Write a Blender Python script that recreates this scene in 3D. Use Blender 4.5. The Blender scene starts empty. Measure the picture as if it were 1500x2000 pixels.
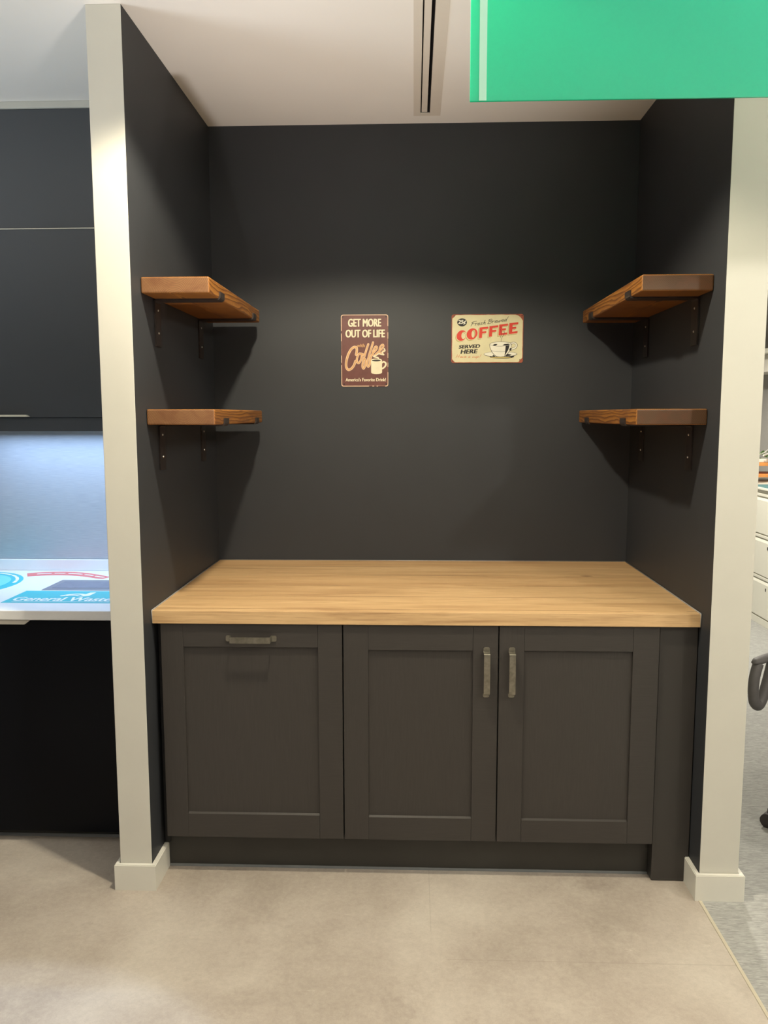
import bpy, bmesh, math, random
from mathutils import Vector, Matrix
random.seed(7)
S = bpy.context.scene
C = S.collection

# ------------------------------------------------------------------ camera, world, lights, exposure
def aim(o, d):
    o.rotation_euler = Vector(d).to_track_quat('-Z', 'Y').to_euler()

cam_d = bpy.data.cameras.new('camera')
cam = bpy.data.objects.new('camera', cam_d); C.objects.link(cam)
cam_d.sensor_fit = 'VERTICAL'; cam_d.sensor_height = 36.0; cam_d.lens = 1608.84 * 36 / 2000
cam_d.clip_start = 0.02
def cam_basis(rx, ry, rz):
    cy, sy, cp, sp, cr, sr = math.cos(rz), math.sin(rz), math.cos(rx), math.sin(rx), math.cos(ry), math.sin(ry)
    right = Vector((cy, sy, 0)); fwd = Vector((-sy, cy, 0)); up = Vector((0, 0, 1))
    f2 = fwd*cp - up*sp; u2 = up*cp + fwd*sp
    return right*cr + u2*sr, u2*cr - right*sr, f2
r_, u_, f_ = cam_basis(0.1170, -0.0019, 0.0361)
m = Matrix((r_, u_, -f_)).transposed().to_4x4(); m.translation = (0.8504, -2.5088, 1.5379)
cam.matrix_world = m
S.camera = cam

S.view_settings.view_transform = 'Standard'; S.view_settings.look = 'None'
S.view_settings.gamma = 1.0; S.view_settings.use_curve_mapping = False
S.view_settings.exposure = 0.08

W_ = bpy.data.worlds.new('room_daylight'); S.world = W_; W_.use_nodes = True
bg = W_.node_tree.nodes['Background']; bg.inputs[0].default_value = (0.93, 0.96, 1.0, 1); bg.inputs[1].default_value = 0.08

def lamp(name, kind, loc, energy, col, d=(0, 0, -1), **kw):
    l = bpy.data.lights.new(name, kind); l.energy = energy; l.color = col
    for k, v in kw.items(): setattr(l, k, v)
    o = bpy.data.objects.new(name, l); C.objects.link(o); o.location = loc; aim(o, d)
    return o
WARM = (1.0, 0.895, 0.68)
WARM2 = (1.0, 0.94, 0.81)
COOL = (0.47, 0.67, 1.0)
# recessed downlights of the room (deep cut-off), the first one right before the alcove; added fill lights among them
lamp('downlight_main', 'SPOT', (0.61, -0.44, 2.70), 146, WARM, spot_size=math.radians(140), spot_blend=0.22, shadow_soft_size=0.045)
lamp('downlight_main_spill', 'POINT', (0.61, -0.44, 2.57), 1.2, (0.86, 0.92, 1.0), shadow_soft_size=0.05)
lamp('right_pillar_fill', 'SPOT', (3.3, -1.0, 2.60), 74, WARM2, spot_size=math.radians(178), spot_blend=0.05, shadow_soft_size=0.12)  # added fill for the top of the right partition end
lamp('surface_light_right', 'SPOT', (2.62, -1.75, 2.60), 66, WARM2, spot_size=math.radians(178), spot_blend=0.05, shadow_soft_size=0.06)
for x_ in (1.0, 1.9, 2.8):
    lamp('downlight_room', 'SPOT', (x_, -2.9, 2.70), 58, WARM2, spot_size=math.radians(104), spot_blend=0.4, shadow_soft_size=0.06)
lamp('office_fill', 'SPOT', (2.3, 3.0, 2.70), 420, (1, .94, .82), spot_size=math.radians(150), spot_blend=0.3, shadow_soft_size=0.08)  # added to light the filing cabinets; its source is unseen
# upward fills added to brighten the ceiling, no such lamps known, and the cool strip under the wall cabinet
for x_, y_, e_, c_ in ((0.4, -3.3, 225, (1.0, .92, .80)), (2.6, -3.3, 220, (1.0, .93, .80)), (-2.0, -0.9, 120, (.80, .91, 1.0))):
    lamp('ceiling_fill', 'SPOT', (x_, y_, 1.05), e_, c_, d=(0, 0.001, 1), spot_size=math.radians(140), spot_blend=0.3, shadow_soft_size=0.45)
lamp('ceiling_beam_fill', 'SPOT', (0.64, -0.9, 0.15), 125, (1.0, .93, .88), d=(-0.02, 1.25, 2.57), spot_size=math.radians(46), spot_blend=1.0, shadow_soft_size=0.06)  # unseen upward beam, added to lift the ceiling but spare the pillars
lamp('floor_patch_spot', 'SPOT', (-0.9, -1.9, 2.6), 150, (.66, .80, 1.0), d=(0.60, 0.63, -2.6), spot_size=math.radians(33), spot_blend=0.06, shadow_soft_size=0.03)  # added spot, shaped to throw the cool patch on the floor
lamp('counter_led', 'AREA', (-0.60, 0.785, 1.468), 8.0, COOL, d=(0, -0.04, -1), shape='RECTANGLE', size=0.95, size_y=0.03)

# ------------------------------------------------------------------ materials
def lin(c):
    return tuple(((v/255)/12.92 if v/255 <= 0.04045 else ((v/255+0.055)/1.055)**2.4) for v in c) + (1.0,)

class NT:
    def __init__(s, name):
        s.m = bpy.data.materials.new(name); s.m.use_nodes = True; s.t = s.m.node_tree
        s.b = s.t.nodes['Principled BSDF']; s.out = s.t.nodes['Material Output']
    def n(s, k, **kw):
        x = s.t.nodes.new(k)
        for a, v in kw.items(): setattr(x, a, v)
        return x
    def l(s, a, b): s.t.links.new(a, b)
    def coord(s, scale=(1, 1, 1), loc=(0, 0, 0), rot=(0, 0, 0), which='Object'):
        tc = s.n('ShaderNodeTexCoord'); mp = s.n('ShaderNodeMapping')
        s.l(tc.outputs[which], mp.inputs[0])
        mp.inputs['Scale'].default_value = scale; mp.inputs['Location'].default_value = loc; mp.inputs['Rotation'].default_value = rot
        return mp.outputs[0]
    def noise(s, vec, scale, detail=4, rough=0.55, dist=0.0):
        x = s.n('ShaderNodeTexNoise'); s.l(vec, x.inputs['Vector'])
        x.inputs['Scale'].default_value = scale; x.inputs['Detail'].default_value = detail
        x.inputs['Roughness'].default_value = rough; x.inputs['Distortion'].default_value = dist
        return x.outputs['Fac']
    def ramp(s, fac, stops):
        x = s.n('ShaderNodeValToRGB'); s.l(fac, x.inputs[0]); e = x.color_ramp.elements
        while len(e) < len(stops): e.new(0.5)
        for i, (p, c) in enumerate(stops):
            e[i].position = p; e[i].color = c if len(c) == 4 else lin(c)
        return x.outputs[0]
    def mix(s, fac, a, b, mode='MIX'):
        x = s.n('ShaderNodeMix', data_type='RGBA', blend_type=mode)
        if isinstance(fac, (int, float)): x.inputs[0].default_value = fac
        else: s.l(fac, x.inputs[0])
        for i, v in ((6, a), (7, b)):
            if isinstance(v, tuple): x.inputs[i].default_value = v
            else: s.l(v, x.inputs[i])
        return x.outputs[2]
    def math(s, op, a, b=0.0, clamp=False):
        x = s.n('ShaderNodeMath', operation=op, use_clamp=clamp)
        for i, v in ((0, a), (1, b)):
            if isinstance(v, (int, float)): x.inputs[i].default_value = v
            else: s.l(v, x.inputs[i])
        return x.outputs[0]
    def bump(s, h, strength=0.1, dist=0.002):
        x = s.n('ShaderNodeBump'); s.l(h, x.inputs['Height'])
        x.inputs['Strength'].default_value = strength; x.inputs['Distance'].default_value = dist
        s.l(x.outputs[0], s.b.inputs['Normal'])
    def setp(s, rough=0.5, metal=0.0, spec=0.5):
        s.b.inputs['Roughness'].default_value = rough; s.b.inputs['Metallic'].default_value = metal
        s.b.inputs['Specular IOR Level'].default_value = spec
        return s

def plain(name, col, rough=0.5, metal=0.0, spec=0.5, var=0.06, nscale=30, bump=0.04, bdist=0.001):
    t = NT(name).setp(rough, metal, spec)
    v = t.coord(); f = t.noise(v, nscale, 5)
    c = lin(col)
    lo = tuple(x*(1-var) for x in c[:3]) + (1,); hi = tuple(min(1, x*(1+var)) for x in c[:3]) + (1,)
    t.l(t.ramp(f, [(0.3, lo), (0.7, hi)]), t.b.inputs['Base Color'])
    if bump: t.bump(t.noise(v, nscale*8, 3), bump, bdist)
    return t.m

M = {}
M['black_paint'] = plain('black_wall_paint', (46, 48, 52), 0.55, spec=0.5, var=0.05, nscale=5, bump=0.12, bdist=0.0006)
M['white_paint'] = plain('white_wall_paint', (200, 198, 188), 0.55, spec=0.4, var=0.02, nscale=6, bump=0.10, bdist=0.001)
M['ceiling'] = plain('ceiling_paint', (232, 228, 222), 0.5, spec=0.35, var=0.01, nscale=4, bump=0.03)
M['skirting'] = plain('skirting_gloss', (212, 210, 200), 0.35, var=0.015, nscale=12, bump=0.02)
M['grey_wall'] = plain('grey_wall_paint', (176, 174, 170), 0.6, var=0.02)
M['black_slot'] = plain('dark_slot', (34, 32, 32), 0.6)
M['vent'] = plain('vent_paint', (214, 206, 194), 0.45, var=0.01, bump=0.02)
M['gap'] = plain('cabinet_side_black', (24, 24, 26), 0.5)
M['plinth'] = plain('plinth_board', (48, 47, 43), 0.42, var=0.12, nscale=6)
M['seal'] = plain('clear_seal_strip', (104, 106, 106), 0.22, var=0.05)
M['silicone'] = plain('silicone_bead', (140, 136, 132), 0.3, var=0.05)
M['bracket'] = plain('raw_steel_bracket', (66, 58, 55), 0.42, metal=0.55, var=0.2, nscale=40)
M['screw'] = plain('zinc_screw', (200, 198, 192), 0.3, metal=0.8)
M['laminate_lit'] = plain('black_laminate_lit', (66, 69, 73), 0.34, spec=0.7, var=0.03, nscale=4, bump=0.02)  # same black laminate, colour lifted for the light on the upper doors
M['laminate_shaded'] = plain('black_laminate_shaded', (11, 13, 18), 0.3, spec=0.12, var=0.03, nscale=4, bump=0.02)  # same black laminate, colour lowered for the shade on the base doors
M['edge'] = plain('pale_trim', (220, 214, 196), 0.35, var=0.02)
M['threshold'] = plain('threshold_strip', (186, 178, 158), 0.4, var=0.03)
M['solid_white'] = plain('white_solid_surface', (226, 226, 224), 0.35, var=0.01, bump=0.01)
M['alu'] = plain('brushed_aluminium', (214, 208, 196), 0.35, metal=0.6, var=0.03)
M['teal'] = plain('teal_vinyl', (40, 178, 186), 0.4, var=0.02, bump=0)
M['teal_light'] = plain('light_teal_vinyl', (110, 205, 208), 0.4, var=0.02, bump=0)
M['pink'] = plain('coral_vinyl', (216, 104, 98), 0.4, var=0.03, bump=0)
M['white_vinyl'] = plain('white_vinyl', (240, 240, 240), 0.4, var=0.01, bump=0)
M['hatch_steel'] = plain('hatch_steel', (150, 152, 160), 0.35, metal=0.7, var=0.04)
M['hatch_in'] = plain('hatch_flap', (128, 130, 142), 0.4, metal=0.4, var=0.06)
M['file_white'] = plain('white_steel_cabinet', (228, 226, 212), 0.4, var=0.01, bump=0.02)
M['teal_top'] = plain('teal_desk_mat', (92, 140, 146), 0.5, var=0.05)
M['pine'] = plain('pine_board', (214, 142, 74), 0.5, var=0.15, nscale=14)
M['leaf'] = plain('green_leaf', (86, 130, 60), 0.5, var=0.3, nscale=20)
M['ceramic'] = plain('white_ceramic', (236, 232, 222), 0.3, var=0.02)
M['dark_plastic'] = plain('dark_plastic', (48, 42, 42), 0.45)
M['chair_grey'] = plain('grey_chair_plastic', (86, 83, 83), 0.6, var=0.08, nscale=60, bump=0.2)
M['chair_fabric'] = plain('grey_chair_fabric', (84, 84, 86), 0.85, var=0.12, nscale=90, bump=0.3)
M['teal_fabric'] = plain('teal_chair_base', (30, 104, 110), 0.5)

# pewter handles
t = NT('pewter_handle').setp(0.36, 0.85, 0.5)
v = t.coord(); f = t.noise(v, 60, 5)
t.l(t.ramp(f, [(0.3, (120, 116, 104)), (0.7, (150, 146, 134))]), t.b.inputs['Base Color'])
t.bump(t.noise(v, 120, 3), 0.12, 0.0006); M['pewter'] = t.m

# brushed stainless splashback with a scratch or two
t = NT('stainless_splashback').setp(0.50, 0.75, 0.5)
v = t.coord(scale=(1.5, 1, 60)); f = t.noise(v, 12, 4)
t.l(t.ramp(f, [(0.3, (186, 190, 196)), (0.7, (206, 209, 212))]), t.b.inputs['Base Color'])
t.bump(f, 0.08, 0.0006); M['stainless'] = t.m

# painted wood grain doors
def door_mat(name, horizontal):
    t = NT(name).setp(0.48, 0, 0.45)
    v = t.coord(scale=(3, 3, 90) if horizontal else (90, 3, 3))
    f = t.noise(v, 4, 5, 0.6, 0.3)
    t.l(t.ramp(f, [(0.25, (51, 48, 45)), (0.75, (59, 55, 52))]), t.b.inputs['Base Color'])
    t.bump(f, 0.22, 0.0008)
    return t.m
M['door_v'] = door_mat('graphite_door_grain_upright', False)
M['door_h'] = door_mat('graphite_door_grain_level', True)
M['post'] = plain('graphite_panel', (54, 51, 48), 0.5, var=0.04, nscale=8)

# oak laminate worktop : boards along x
def worktop_mat():
    t = NT('oak_worktop').setp(0.42, 0, 0.45)
    big = t.noise(t.coord(scale=(0.55, 6.5, 6.5)), 2.2, 6, 0.6, 0.9)
    fine = t.noise(t.coord(scale=(2.5, 60, 60)), 3.5, 6, 0.6, 0.5)
    c1 = t.ramp(big, [(0.28, (150, 114, 78)), (0.44, (188, 152, 108)), (0.60, (210, 175, 128)), (0.76, (170, 132, 92))])
    c2 = t.ramp(fine, [(0.30, (146, 108, 74)), (0.55, (212, 178, 132))])
    c = t.mix(0.30, c1, c2)
    # boards of alternating tone
    tc = t.n('ShaderNodeTexCoord'); sx = t.n('ShaderNodeSeparateXYZ'); t.l(tc.outputs['Object'], sx.inputs[0])
    wob = t.noise(t.coord(scale=(1.2, 0.01, 0.01)), 2.0, 3)
    yy = t.math('ADD', sx.outputs[1], t.math('MULTIPLY', wob, 0.012))
    zz = t.math('ADD', yy, t.math('MULTIPLY', sx.outputs[2], 1.0))
    br = t.math('FLOOR', t.math('MULTIPLY', yy, 1/0.19))
    wn = t.n('ShaderNodeTexWhiteNoise', noise_dimensions='1D'); t.l(br, wn.inputs['W'])
    c = t.mix(t.math('MULTIPLY', wn.outputs[0], 0.30), c, lin((176, 128, 80)))
    fr = t.math('FRACT', t.math('MULTIPLY', yy, 1/0.19))
    d = t.math('ABSOLUTE', t.math('SUBTRACT', fr, 0.5))
    line = t.math('GREATER_THAN', d, 0.490)
    brk = t.math('GREATER_THAN', t.noise(t.coord(scale=(0.9, 5, 1), loc=(1.3, .4, 0)), 1.6, 2), 0.47)
    crack = t.math('MULTIPLY', line, brk)
    c = t.mix(t.math('MULTIPLY', crack, 0.75), c, lin((92, 60, 36)))
    # knots
    vo = t.n('ShaderNodeTexVoronoi'); t.l(t.coord(scale=(2.4, 5.2, 0.01), loc=(0.37, 0.11, 0)), vo.inputs['Vector']); vo.inputs['Scale'].default_value = 1.0
    kn = t.ramp(vo.outputs['Distance'], [(0.0, (0.9, 0.9, 0.9, 1)), (0.05, (0.5, .5, .5, 1)), (0.07, (0, 0, 0, 1))])
    c = t.mix(kn, c, lin((112, 72, 44)))
    t.l(c, t.b.inputs['Base Color']); t.bump(fine, 0.10, 0.0006)
    return t.m
M['worktop'] = worktop_mat()

# stained softwood shelf boards : growth rings about an axis along the board
def shelf_wood(name, seed, ends_dark):
    t = NT(name).setp(0.46, 0, 0.4)
    tc = t.n('ShaderNodeTexCoord'); sx = t.n('ShaderNodeSeparateXYZ'); t.l(tc.outputs['Object'], sx.inputs[0])
    wob = t.noise(t.coord(scale=(4.0, 0.9, 4.0), loc=(seed, seed*2, 0)), 2.2, 3, 0.5, 0.3)
    wob2 = t.noise(t.coord(scale=(4.0, 0.9, 4.0), loc=(seed+9, seed, 4)), 2.2, 3, 0.5, 0.3)
    px = t.math('ADD', t.math('ADD', sx.outputs[0], 0.015*math.sin(seed*3)), t.math('MULTIPLY', t.math('SUBTRACT', wob, .5), 0.030))
    pz = t.math('ADD', t.math('ADD', sx.outputs[2], 0.045), t.math('MULTIPLY', t.math('SUBTRACT', wob2, .5), 0.034))
    r = t.math('SQRT', t.math('ADD', t.math('POWER', px, 2), t.math('POWER', pz, 2)))
    ring = t.math('FRACT', t.math('MULTIPLY', r, 1/0.0046))
    ringc = t.ramp(ring, [(0.0, (150, 100, 44)), (0.5, (132, 84, 34)), (0.82, (88, 52, 22)), (1.0, (146, 96, 42))])
    # end grain duller
    geo = t.n('ShaderNodeNewGeometry'); sn = t.n('ShaderNodeSeparateXYZ'); t.l(geo.outputs['Normal'], sn.inputs[0])
    endm = t.math('GREATER_THAN', t.math('ABSOLUTE', sn.outputs[1]), 0.75)
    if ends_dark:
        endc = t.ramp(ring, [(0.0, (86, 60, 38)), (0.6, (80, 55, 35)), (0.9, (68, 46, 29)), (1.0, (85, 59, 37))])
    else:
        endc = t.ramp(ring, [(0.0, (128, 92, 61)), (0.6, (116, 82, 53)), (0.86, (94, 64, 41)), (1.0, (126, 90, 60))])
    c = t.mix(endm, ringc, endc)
    # stain blotches with a shape of their own
    bl = t.ramp(t.noise(t.coord(scale=(6, 3, 9), loc=(seed*1.7, 3, seed)), 2.2, 4, 0.6, 0.8), [(0.46, (0, 0, 0, 1)), (0.68, (1, 1, 1, 1))])
    c = t.mix(t.math('MULTIPLY', bl, 0.55), c, lin((96, 58, 36)))
    # worn pale corners
    bev = t.n('ShaderNodeBevel', samples=4); bev.inputs['Radius'].default_value = 0.004
    dp = t.n('ShaderNodeVectorMath', operation='DOT_PRODUCT'); t.l(bev.outputs[0], dp.inputs[0]); t.l(geo.outputs['Normal'], dp.inputs[1])
    ed = t.ramp(dp.outputs['Value'], [(0.86, (1, 1, 1, 1)), (0.985, (0, 0, 0, 1))])
    c = t.mix(t.math('MULTIPLY', ed, 0.55), c, lin((196, 140, 84)))
    t.l(c, t.b.inputs['Base Color']); t.bump(ring, 0.06, 0.0008)
    return t.m

# floor : warm grey trowelled vinyl / concrete
def floor_mat():
    t = NT('warm_grey_floor').setp(0.42, 0, 0.4)
    v = t.coord()
    big = t.noise(v, 1.6, 6, 0.6, 0.3); mid = t.noise(v, 6, 7, 0.7, 0.35); fine = t.noise(v, 260, 3, 0.6)
    c = t.ramp(big, [(0.3, (142, 132, 121)), (0.5, (168, 158, 147)), (0.70, (190, 182, 171))])
    c = t.mix(t.ramp(mid, [(0.52, (0, 0, 0, 1)), (0.72, (0.45, 0.45, 0.45, 1))]), c, lin((194, 186, 173)))
    c = t.mix(0.12, c, t.ramp(fine, [(0.3, (112, 100, 90)), (0.7, (186, 172, 156))]))
    # pale scuffs
    sc = t.noise(t.coord(scale=(2.0, 9, 1), rot=(0, 0, 0.7)), 3.2, 6, 0.75, 0.9)
    c = t.mix(t.ramp(sc, [(0.66, (0, 0, 0, 1)), (0.74, (0.55, 0.55, 0.55, 1))]), c, lin((212, 205, 192)))
    # faint darker dabs and fine specks of grit
    dk = t.noise(t.coord(loc=(4, 2, 0)), 3.0, 6, 0.7, 0.5)
    c = t.mix(t.ramp(dk, [(0.60, (0, 0, 0, 1)), (0.75, (0.4, 0.4, 0.4, 1))]), c, lin((112, 99, 90)))
    vo = t.n('ShaderNodeTexVoronoi'); t.l(v, vo.inputs['Vector']); vo.inputs['Scale'].default_value = 9.0
    c = t.mix(t.ramp(vo.outputs['Distance'], [(0.0, (0.7, 0.7, 0.7, 1)), (0.022, (0, 0, 0, 1))]), c, lin((218, 212, 200)))
    mot = t.noise(v, 55, 6, 0.75, 0.2)
    c = t.mix(0.15, c, t.ramp(mot, [(0.34, (126, 116, 104)), (0.66, (206, 196, 180))]))
    tc = t.n('ShaderNodeTexCoord'); sx = t.n('ShaderNodeSeparateXYZ'); t.l(tc.outputs['Object'], sx.inputs[0])
    for ax, at, wd, other, lo in ((1, -0.325, 0.0022, 0, 0.95), (0, 0.905, 0.0018, 1, -0.20)):
        ln = t.math('LESS_THAN', t.math('ABSOLUTE', t.math('SUBTRACT', sx.outputs[ax], at)), wd)
        ln = t.math('MULTIPLY', ln, t.math('GREATER_THAN', sx.outputs[other], lo))
        c = t.mix(t.math('MULTIPLY', ln, 0.16), c, lin((112, 102, 92)))
    t.l(c, t.b.inputs['Base Color'])
    rr = t.n('ShaderNodeMapRange'); t.l(mid, rr.inputs[0]); rr.inputs[3].default_value = 0.36; rr.inputs[4].default_value = 0.52
    t.l(rr.outputs[0], t.b.inputs['Roughness']); t.bump(fine, 0.05, 0.0006)
    return t.m
M['floor'] = floor_mat()

def carpet_mat():
    t = NT('grey_loop_carpet').setp(0.95, 0, 0.1)
    f1 = t.noise(t.coord(scale=(16, 110, 1), rot=(0, 0, 0.12)), 1.6, 5, 0.65, 1.2)
    f2 = t.noise(t.coord(), 4, 3)
    c = t.ramp(f1, [(0.25, (122, 122, 119)), (0.5, (160, 160, 156)), (0.75, (188, 188, 183))])
    c = t.mix(t.math('MULTIPLY', f2, 0.3), c, lin((148, 149, 148)))
    t.l(c, t.b.inputs['Base Color']); t.bump(f1, 0.6, 0.004)
    return t.m
M['carpet'] = carpet_mat()

# translucent green acrylic
def acrylic(name, col, transl):
    t = NT(name).setp(0.18, 0, 0.5)
    f = t.noise(t.coord(), 3, 2)
    c = lin(col); cc = t.ramp(f, [(0.3, tuple(x*.98 for x in c[:3])+(1,)), (0.7, c)])
    t.l(cc, t.b.inputs['Base Color'])
    tr = t.n('ShaderNodeBsdfTranslucent'); t.l(cc, tr.inputs[0])
    mx = t.n('ShaderNodeMixShader'); mx.inputs[0].default_value = transl
    t.l(t.b.outputs[0], mx.inputs[1]); t.l(tr.outputs[0], mx.inputs[2]); t.l(mx.outputs[0], t.out.inputs[0])
    return t.m
M['green'] = acrylic('green_acrylic', (60, 200, 166), 0.42)
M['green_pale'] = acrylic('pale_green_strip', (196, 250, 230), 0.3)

# tin sign paints
M['tin_brown'] = plain('brown_tin', (104, 62, 56), 0.4, var=0.14, nscale=26, bump=0.02)
M['tin_cream'] = plain('cream_letter_paint', (226, 214, 184), 0.45, var=0.06, nscale=60, bump=0)
M['tin_pink'] = plain('pale_rim_paint', (222, 190, 160), 0.45, var=0.12, nscale=60, bump=0)
M['tin_tan'] = plain('tan_script_paint', (206, 158, 104), 0.45, var=0.10, nscale=60, bump=0)
M['tin_dark'] = plain('dark_print', (28, 23, 23), 0.5, var=0.1, bump=0)
M['tin_rust'] = plain('rusty_tin_edge', (150, 76, 52), 0.55, var=0.3, nscale=60, bump=0.1)
M['tin_yellow'] = plain('cream_yellow_tin', (212, 204, 166), 0.4, var=0.05, nscale=24, bump=0)
M['tin_red'] = plain('red_print', (206, 62, 46), 0.45, var=0.06, nscale=50, bump=0)
M['tin_olive'] = plain('olive_shadow_print', (178, 160, 100), 0.45, var=0.06, bump=0)
M['tin_salmon'] = plain('salmon_print', (200, 128, 88), 0.45, var=0.06, bump=0)
M['tin_white'] = plain('ivory_print', (226, 222, 206), 0.45, var=0.03, bump=0)

# ------------------------------------------------------------------ mesh helpers
def box(bm, x0, x1, y0, y1, z0, z1, bev=0.0, seg=2):
    g = bmesh.ops.create_cube(bm, size=1.0)
    vs = g['verts']
    for v in vs:
        v.co = Vector((x0 if v.co.x < 0 else x1, y0 if v.co.y < 0 else y1, z0 if v.co.z < 0 else z1))
    if bev:
        es = list({e for v in vs for e in v.link_edges})
        bmesh.ops.bevel(bm, geom=es, offset=bev, segments=seg, profile=0.5, affect='EDGES')
def prism(bm, pts, axis, a0, a1):
    """closed outline in two coordinates pushed along the third axis"""
    def P(p, a):
        q = list(p); q.insert(axis, a); return Vector(q)
    A = [bm.verts.new(P(p, a0)) for p in pts]; B = [bm.verts.new(P(p, a1)) for p in pts]
    fs = [bm.faces.new(A), bm.faces.new(B[::-1])]
    n = len(pts)
    for i in range(n): fs.append(bm.faces.new((A[i], B[i], B[(i+1) % n], A[(i+1) % n])))
    bmesh.ops.recalc_face_normals(bm, faces=fs)
def tube(bm, pts, r, seg=12, closed=False):
    pts = [Vector(p) for p in pts]; n = len(pts); rings = []
    rr = r if isinstance(r, (list, tuple)) else [r]*n
    up = None
    for i, p in enumerate(pts):
        a = pts[(i-1) % n] if (closed or i) else p; b = pts[(i+1) % n] if (closed or i < n-1) else p
        d = (b-a).normalized()
        if up is None: up = d.orthogonal().normalized()
        up = (up - d*up.dot(d)).normalized(); s = d.cross(up)
        rings.append([bm.verts.new(p + (up*math.cos(2*math.pi*k/seg) + s*math.sin(2*math.pi*k/seg))*rr[i]) for k in range(seg)])
    for i in range(n if closed else n-1):
        A, B = rings[i], rings[(i+1) % n]
        for k in range(seg): bm.faces.new((A[k], A[(k+1) % seg], B[(k+1) % seg], B[k]))
    if not closed: bm.faces.new(rings[0][::-1]); bm.faces.new(rings[-1])
def lathe(bm, prof, c, seg=24):
    rings = []
    for (r, z) in prof:
        rings.append([bm.verts.new((c[0]+max(r, 1e-4)*math.cos(2*math.pi*k/seg), c[1]+max(r, 1e-4)*math.sin(2*math.pi*k/seg), c[2]+z)) for k in range(seg)])
    for A, B in zip(rings, rings[1:]):
        for k in range(seg): bm.faces.new((A[k], A[(k+1) % seg], B[(k+1) % seg], B[k]))
    bm.faces.new(rings[0][::-1]); bm.faces.new(rings[-1])
def strap(bm, path, thick, axis, a0, a1):
    """flat bar : 2D centre path given thickness and extruded along an axis"""
    P = [Vector(p) for p in path]; L, R_ = [], []
    for i, p in enumerate(P):
        d0 = (P[i]-P[i-1]).normalized() if i else (P[1]-P[0]).normalized()
        d1 = (P[i+1]-P[i]).normalized() if i < len(P)-1 else d0
        d = (d0+d1).normalized(); nrm = Vector((-d.y, d.x)); k = 1/max(0.4, d.dot(d0))
        L.append(p+nrm*thick/2*k); R_.append(p-nrm*thick/2*k)
    prism(bm, [tuple(q) for q in L] + [tuple(q) for q in R_[::-1]], axis, a0, a1)
def arc(cx, cy, r, a0, a1, n=6):
    return [(cx+r*math.cos(math.radians(a0+(a1-a0)*i/n)), cy+r*math.sin(math.radians(a0+(a1-a0)*i/n))) for i in range(n+1)]

def world_loc(o):
    v = Vector((0, 0, 0))
    while o: v += Vector(o.location); o = o.parent
    return v
def obj(name, bm, mat, parent=None, smooth=False, origin=None, label=None):
    """one mesh object; vertices are given in world coordinates"""
    base = world_loc(parent) if parent else Vector((0, 0, 0))
    org = Vector(origin) if origin is not None else base
    me = bpy.data.meshes.new(name)
    bmesh.ops.recalc_face_normals(bm, faces=bm.faces)
    for v in bm.verts: v.co -= org
    bm.to_mesh(me); bm.free()
    for mm in (mat if isinstance(mat, (list, tuple)) else [mat]): me.materials.append(mm)
    if smooth:
        for p in me.polygons: p.use_smooth = True
    o = bpy.data.objects.new(name, me); C.objects.link(o); o.parent = parent; o.location = org-base
    if label: o['label'] = label
    return o
def thing(name, label, cat, loc, group=None):
    o = bpy.data.objects.new(name, None); C.objects.link(o); o.location = loc; o.empty_display_size = 0.05
    o['label'] = label; o['category'] = cat
    if group: o['group'] = group
    return o
def tag(o, label, cat, group=None):
    o['label'] = label; o['category'] = cat
    if group: o['group'] = group
    return o
def struct(name, bm, mat):
    o = obj(name, bm, mat); o['kind'] = 'structure'; return o
NB = bmesh.new

# flat printing on a surface : a mapper turns (u, v, height) into world
def catmull(pts, n=8, closed=False):
    P = [Vector(p) for p in pts]; out = []; N = len(P)
    for i in range(N if closed else N-1):
        if closed: a, b, c, d = P[(i-1) % N], P[i], P[(i+1) % N], P[(i+2) % N]
        else: a, b, c, d = P[max(i-1, 0)], P[i], P[i+1], P[min(i+2, N-1)]
        for k in range(n):
            s = k/n
            out.append(0.5*((2*b)+(c-a)*s+(2*a-5*b+4*c-d)*s*s+(3*b-a-3*c+d)*s**3))
    if not closed: out.append(P[-1])
    return out
def poly(bm, pts, h, mp):
    bm.faces.new([bm.verts.new(mp(p[0], p[1], h)) for p in pts])
def slab(bm, pts, h0, h1, mp):
    A = [bm.verts.new(mp(p[0], p[1], h0)) for p in pts]; B = [bm.verts.new(mp(p[0], p[1], h1)) for p in pts]
    bm.faces.new(A); bm.faces.new(B); n = len(pts)
    for i in range(n): bm.faces.new((A[i], B[i], B[(i+1) % n], A[(i+1) % n]))
def ringpoly(bm, outer, inner, h, mp):
    A = [bm.verts.new(mp(p[0], p[1], h)) for p in outer]; B = [bm.verts.new(mp(p[0], p[1], h)) for p in inner]; n = len(A)
    for i in range(n): bm.faces.new((A[i], A[(i+1) % n], B[(i+1) % n], B[i]))
LIFT = [0]
def lift(mp):
    """a hair of paint thickness so that overlapping brush strokes never share one plane"""
    LIFT[0] = (LIFT[0]+1) % 6
    k = (mp(0, 0, 1)-mp(0, 0, 0)).length
    return LIFT[0]*2.2e-5/k, 1.6e-5/k
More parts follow.
